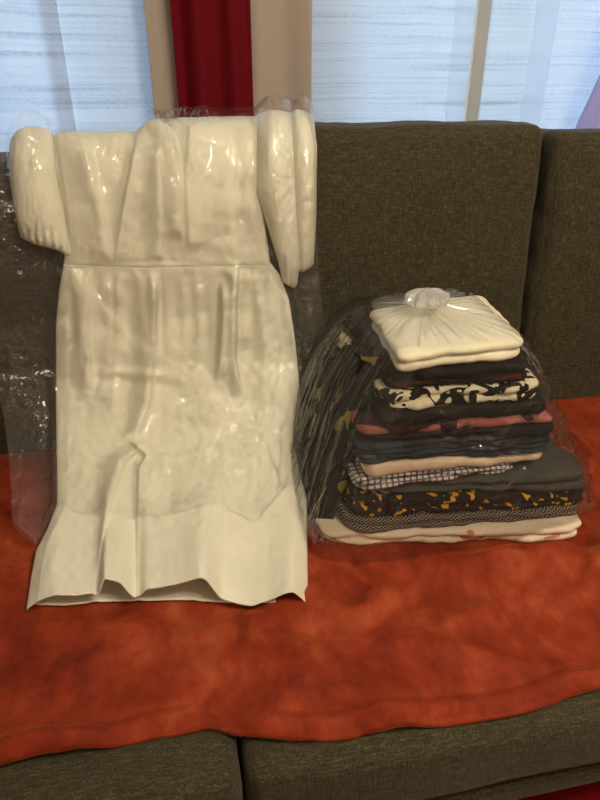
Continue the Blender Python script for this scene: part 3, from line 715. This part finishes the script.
# dark flowered garment standing against the left side of the stack, slumping down to the seat
def slump():
    nu, nv = 110, 110; V = []
    for s in np.linspace(0, 1, nv):
        for t in np.linspace(0, 1, nu):
            z = 0.296*(1-s)**0.9+0.010
            left = np.interp(z, [0, .03, .09, .15, .20, .24, .30], [.196, .210, .232, .246, .252, .272, .292])
            y = 0.812+0.03*(1-s)+(0.255-0.13*(1-s)**2)*t; z -= 0.03*t*(1-s)
            fr = max(0, 1-t/0.10)                       # the front edge turns in between the layers
            x = left - 0.012*(1-fr**2) + 0.018*fr**2
            x -= 0.010*max(0, float(ridge(y*17+s*0.8, z*2.5, 8))) + 0.005*max(0, float(ridge(y*40+s, z*6, 3)))
            V.append((x, y, z+ZS))
    o = link_mesh('draped_shirt', V, grid_faces(nu, nv), M_BLKFLOWER); m = o.modifiers.new('s', 'SOLIDIFY'); m.thickness = 0.003; m.offset = 0
    tag(o, 'black shirt with green-yellow flowers slumped down the left side of the stack', 'clothes', 'folded clothes in the bagged stack')
slump()

# bag around the stack
def stack_bag():
    M = 900
    lv = [  # z, xL, xR, yF, yB, square power
        (0.002, .168, .676, .716, 1.115, 5), (0.05, .176, .676, .715, 1.12, 7), (0.12, .200, .650, .738, 1.12, 7), (0.20, .228, .606, .764, 1.115, 7), (0.27, .260, .566, .780, 1.105, 7),
        (0.305, .280, .540, .785, 1.085, 7), (0.324, .290, .532, .780, 1.065, 6), (0.338, .306, .515, .80, 1.04, 4.5), (0.347, .335, .475, .845, 1.005, 3), (0.353, .368, .430, .892, .96, 2.2), (0.362, .388, .408, .915, .935, 2)]
    L = np.array(lv, float); L[:6, 3] -= 0.006; L[0, 2] -= .012; L[0, 3] += .01; zz = np.r_[0, np.cumsum(np.hypot(np.diff(L[:, 0]), np.diff(L[:, 3])))]; zz /= zz[-1]
    # grid of creases: columns run round the bag (left side at the middle, front at three quarters), rows run up to the knot
    G = crease_raster(1800, 900, [
        (200, (0, 0, 1800, 900), (20, 140), None, 0, 0.0010, 1.6),
        (170, (780, 60, 1250, 760), (80, 420), PI/2, 0.10, 0.0042, 1.8),
        (150, (1400, 120, 1700, 600), (30, 170), 0.85, 0.2, 0.0022, 1.7),
        (60, (1200, 60, 1700, 640), (30, 160), 1.0, 0.5, 0.0014, 1.6),
        (90, (1560, 0, 1800, 600), (30, 200), PI/2, 0.25, 0.0018, 1.6)], 8)
    nr = 430; V = []
    ang = np.linspace(0, 2*PI, M, endpoint=False); ca, sa = np.cos(ang), np.sin(ang)
    for k, q in enumerate(np.linspace(0, 1, nr)):
        z, xl, xr, yf, yb, p = [np.interp(q, zz, L[:, c]) for c in range(6)]
        rad = (np.abs(ca)**p+np.abs(sa)**p)**(-1/p)
        cx, cy, hx, hy = (xl+xr)/2, (yf+yb)/2, (xr-xl)/2, (yb-yf)/2
        x, y = cx+hx*ca*rad, cy+hy*sa*rad
        # long creases that run up towards the knot, strongest at the left
        left = 0.35+0.65*sstep(0.1, 0.8, -ca)
        right = 0.5
        cr = left*(0.007*np.maximum(0, ridge(ca*4.5, sa*4.5, q*1.0+2))**3 + 0.004*np.maximum(0, ridge(ca*11, sa*11, q*1.6+5))**3 + 0.0035*np.maximum(0, ridge(ca*24, sa*24, q*1.6+9))**2)
        cr = cr + 0.0008*pn(x*40, y*40, z*40) + sample(G, ang/(2*PI)*(G.shape[1]-1), np.full(M, q*(G.shape[0]-1)))
        top = sstep(0.55, 0.85, q)
        pz = sstep(0.15, 0.5, pn(x*9, y*9+z*9, z*9+3)); cr = cr + pz*0.005*(np.abs(pn(x*45+z*20, y*45, z*50))+0.6*np.abs(pn(x*95, y*95+z*30, z*95)))*(1-top)
        g = top*(0.0028*np.sin(ang*34+4*pn(ca*3, sa*3, 1))+0.003*pn(ca*9, sa*9, q*2)+0.002*pn(ca*22, sa*22, q*2))*min(1, (hx/0.05)*0.5+0.25)*(0.30+0.7*math.exp(-max(0, hx-0.02)/0.05))
        out = cr*(1-top*0.7)+0*g
        x = x+out*ca*0.8; y = y+out*sa*0.8
        z = z + g + (0.012*np.exp(-(((x-0.50)/0.05)**2+((y-1.0)/0.07)**2)))*top
        V += list(np.c_[x, y, np.broadcast_to(z, x.shape)+ZS])
    c = np.array([0.42, 0.92, ZS]); root = tag(empty('plastic_bag', c), 'clear plastic bag knotted at the top around the stack of folded clothes', 'bag')
    bf = link_mesh('bag_film', np.array(V)-c, grid_faces(M, nr, 0, wrap=True), M_FILM2, root)
    bf.data.materials.append(M_FILM_TOP); k0 = int(nr*0.80)*M      # the gathered layers near the knot
    bf.data.materials.append(M_FILM_SIDE)
    mi = np.zeros(len(bf.data.polygons), int).reshape(nr-1, M); cols = (np.arange(M) > M*0.42) & (np.arange(M) < M*0.66); mi[:, cols] = 2; mi = mi.ravel(); mi[k0:] = 1; bf.data.polygons.foreach_set('material_index', mi)
    # knot: a twisted crumpled bulb of gathered film
    V = []; nu, nr2 = 90, 40; kc = np.array([0.398, 0.925, 0.366])
    for j, q in enumerate(np.linspace(0, 1, nr2)):
        th = -PI/2+PI*q; rr = math.cos(th)*(0.030) + 0.004*(1-q); zc = 0.017*math.sin(th)
        a = np.linspace(0, 2*PI, nu, endpoint=False)
        ra = rr*(1+0.10*np.sin(9*a+5*q)+0.16*pn(np.cos(a)*3, np.sin(a)*3, q*4))
        V += list(np.c_[kc[0]+ra*np.cos(a)*1.15, kc[1]+ra*np.sin(a)*0.8, ZS+kc[2]+zc+0.003*np.sin(7*a+6*q)*math.cos(th)])
    link_mesh('knot', np.array(V)-c, grid_faces(nu, nr2, 0, wrap=True), M_FILM3, root)
stack_bag()
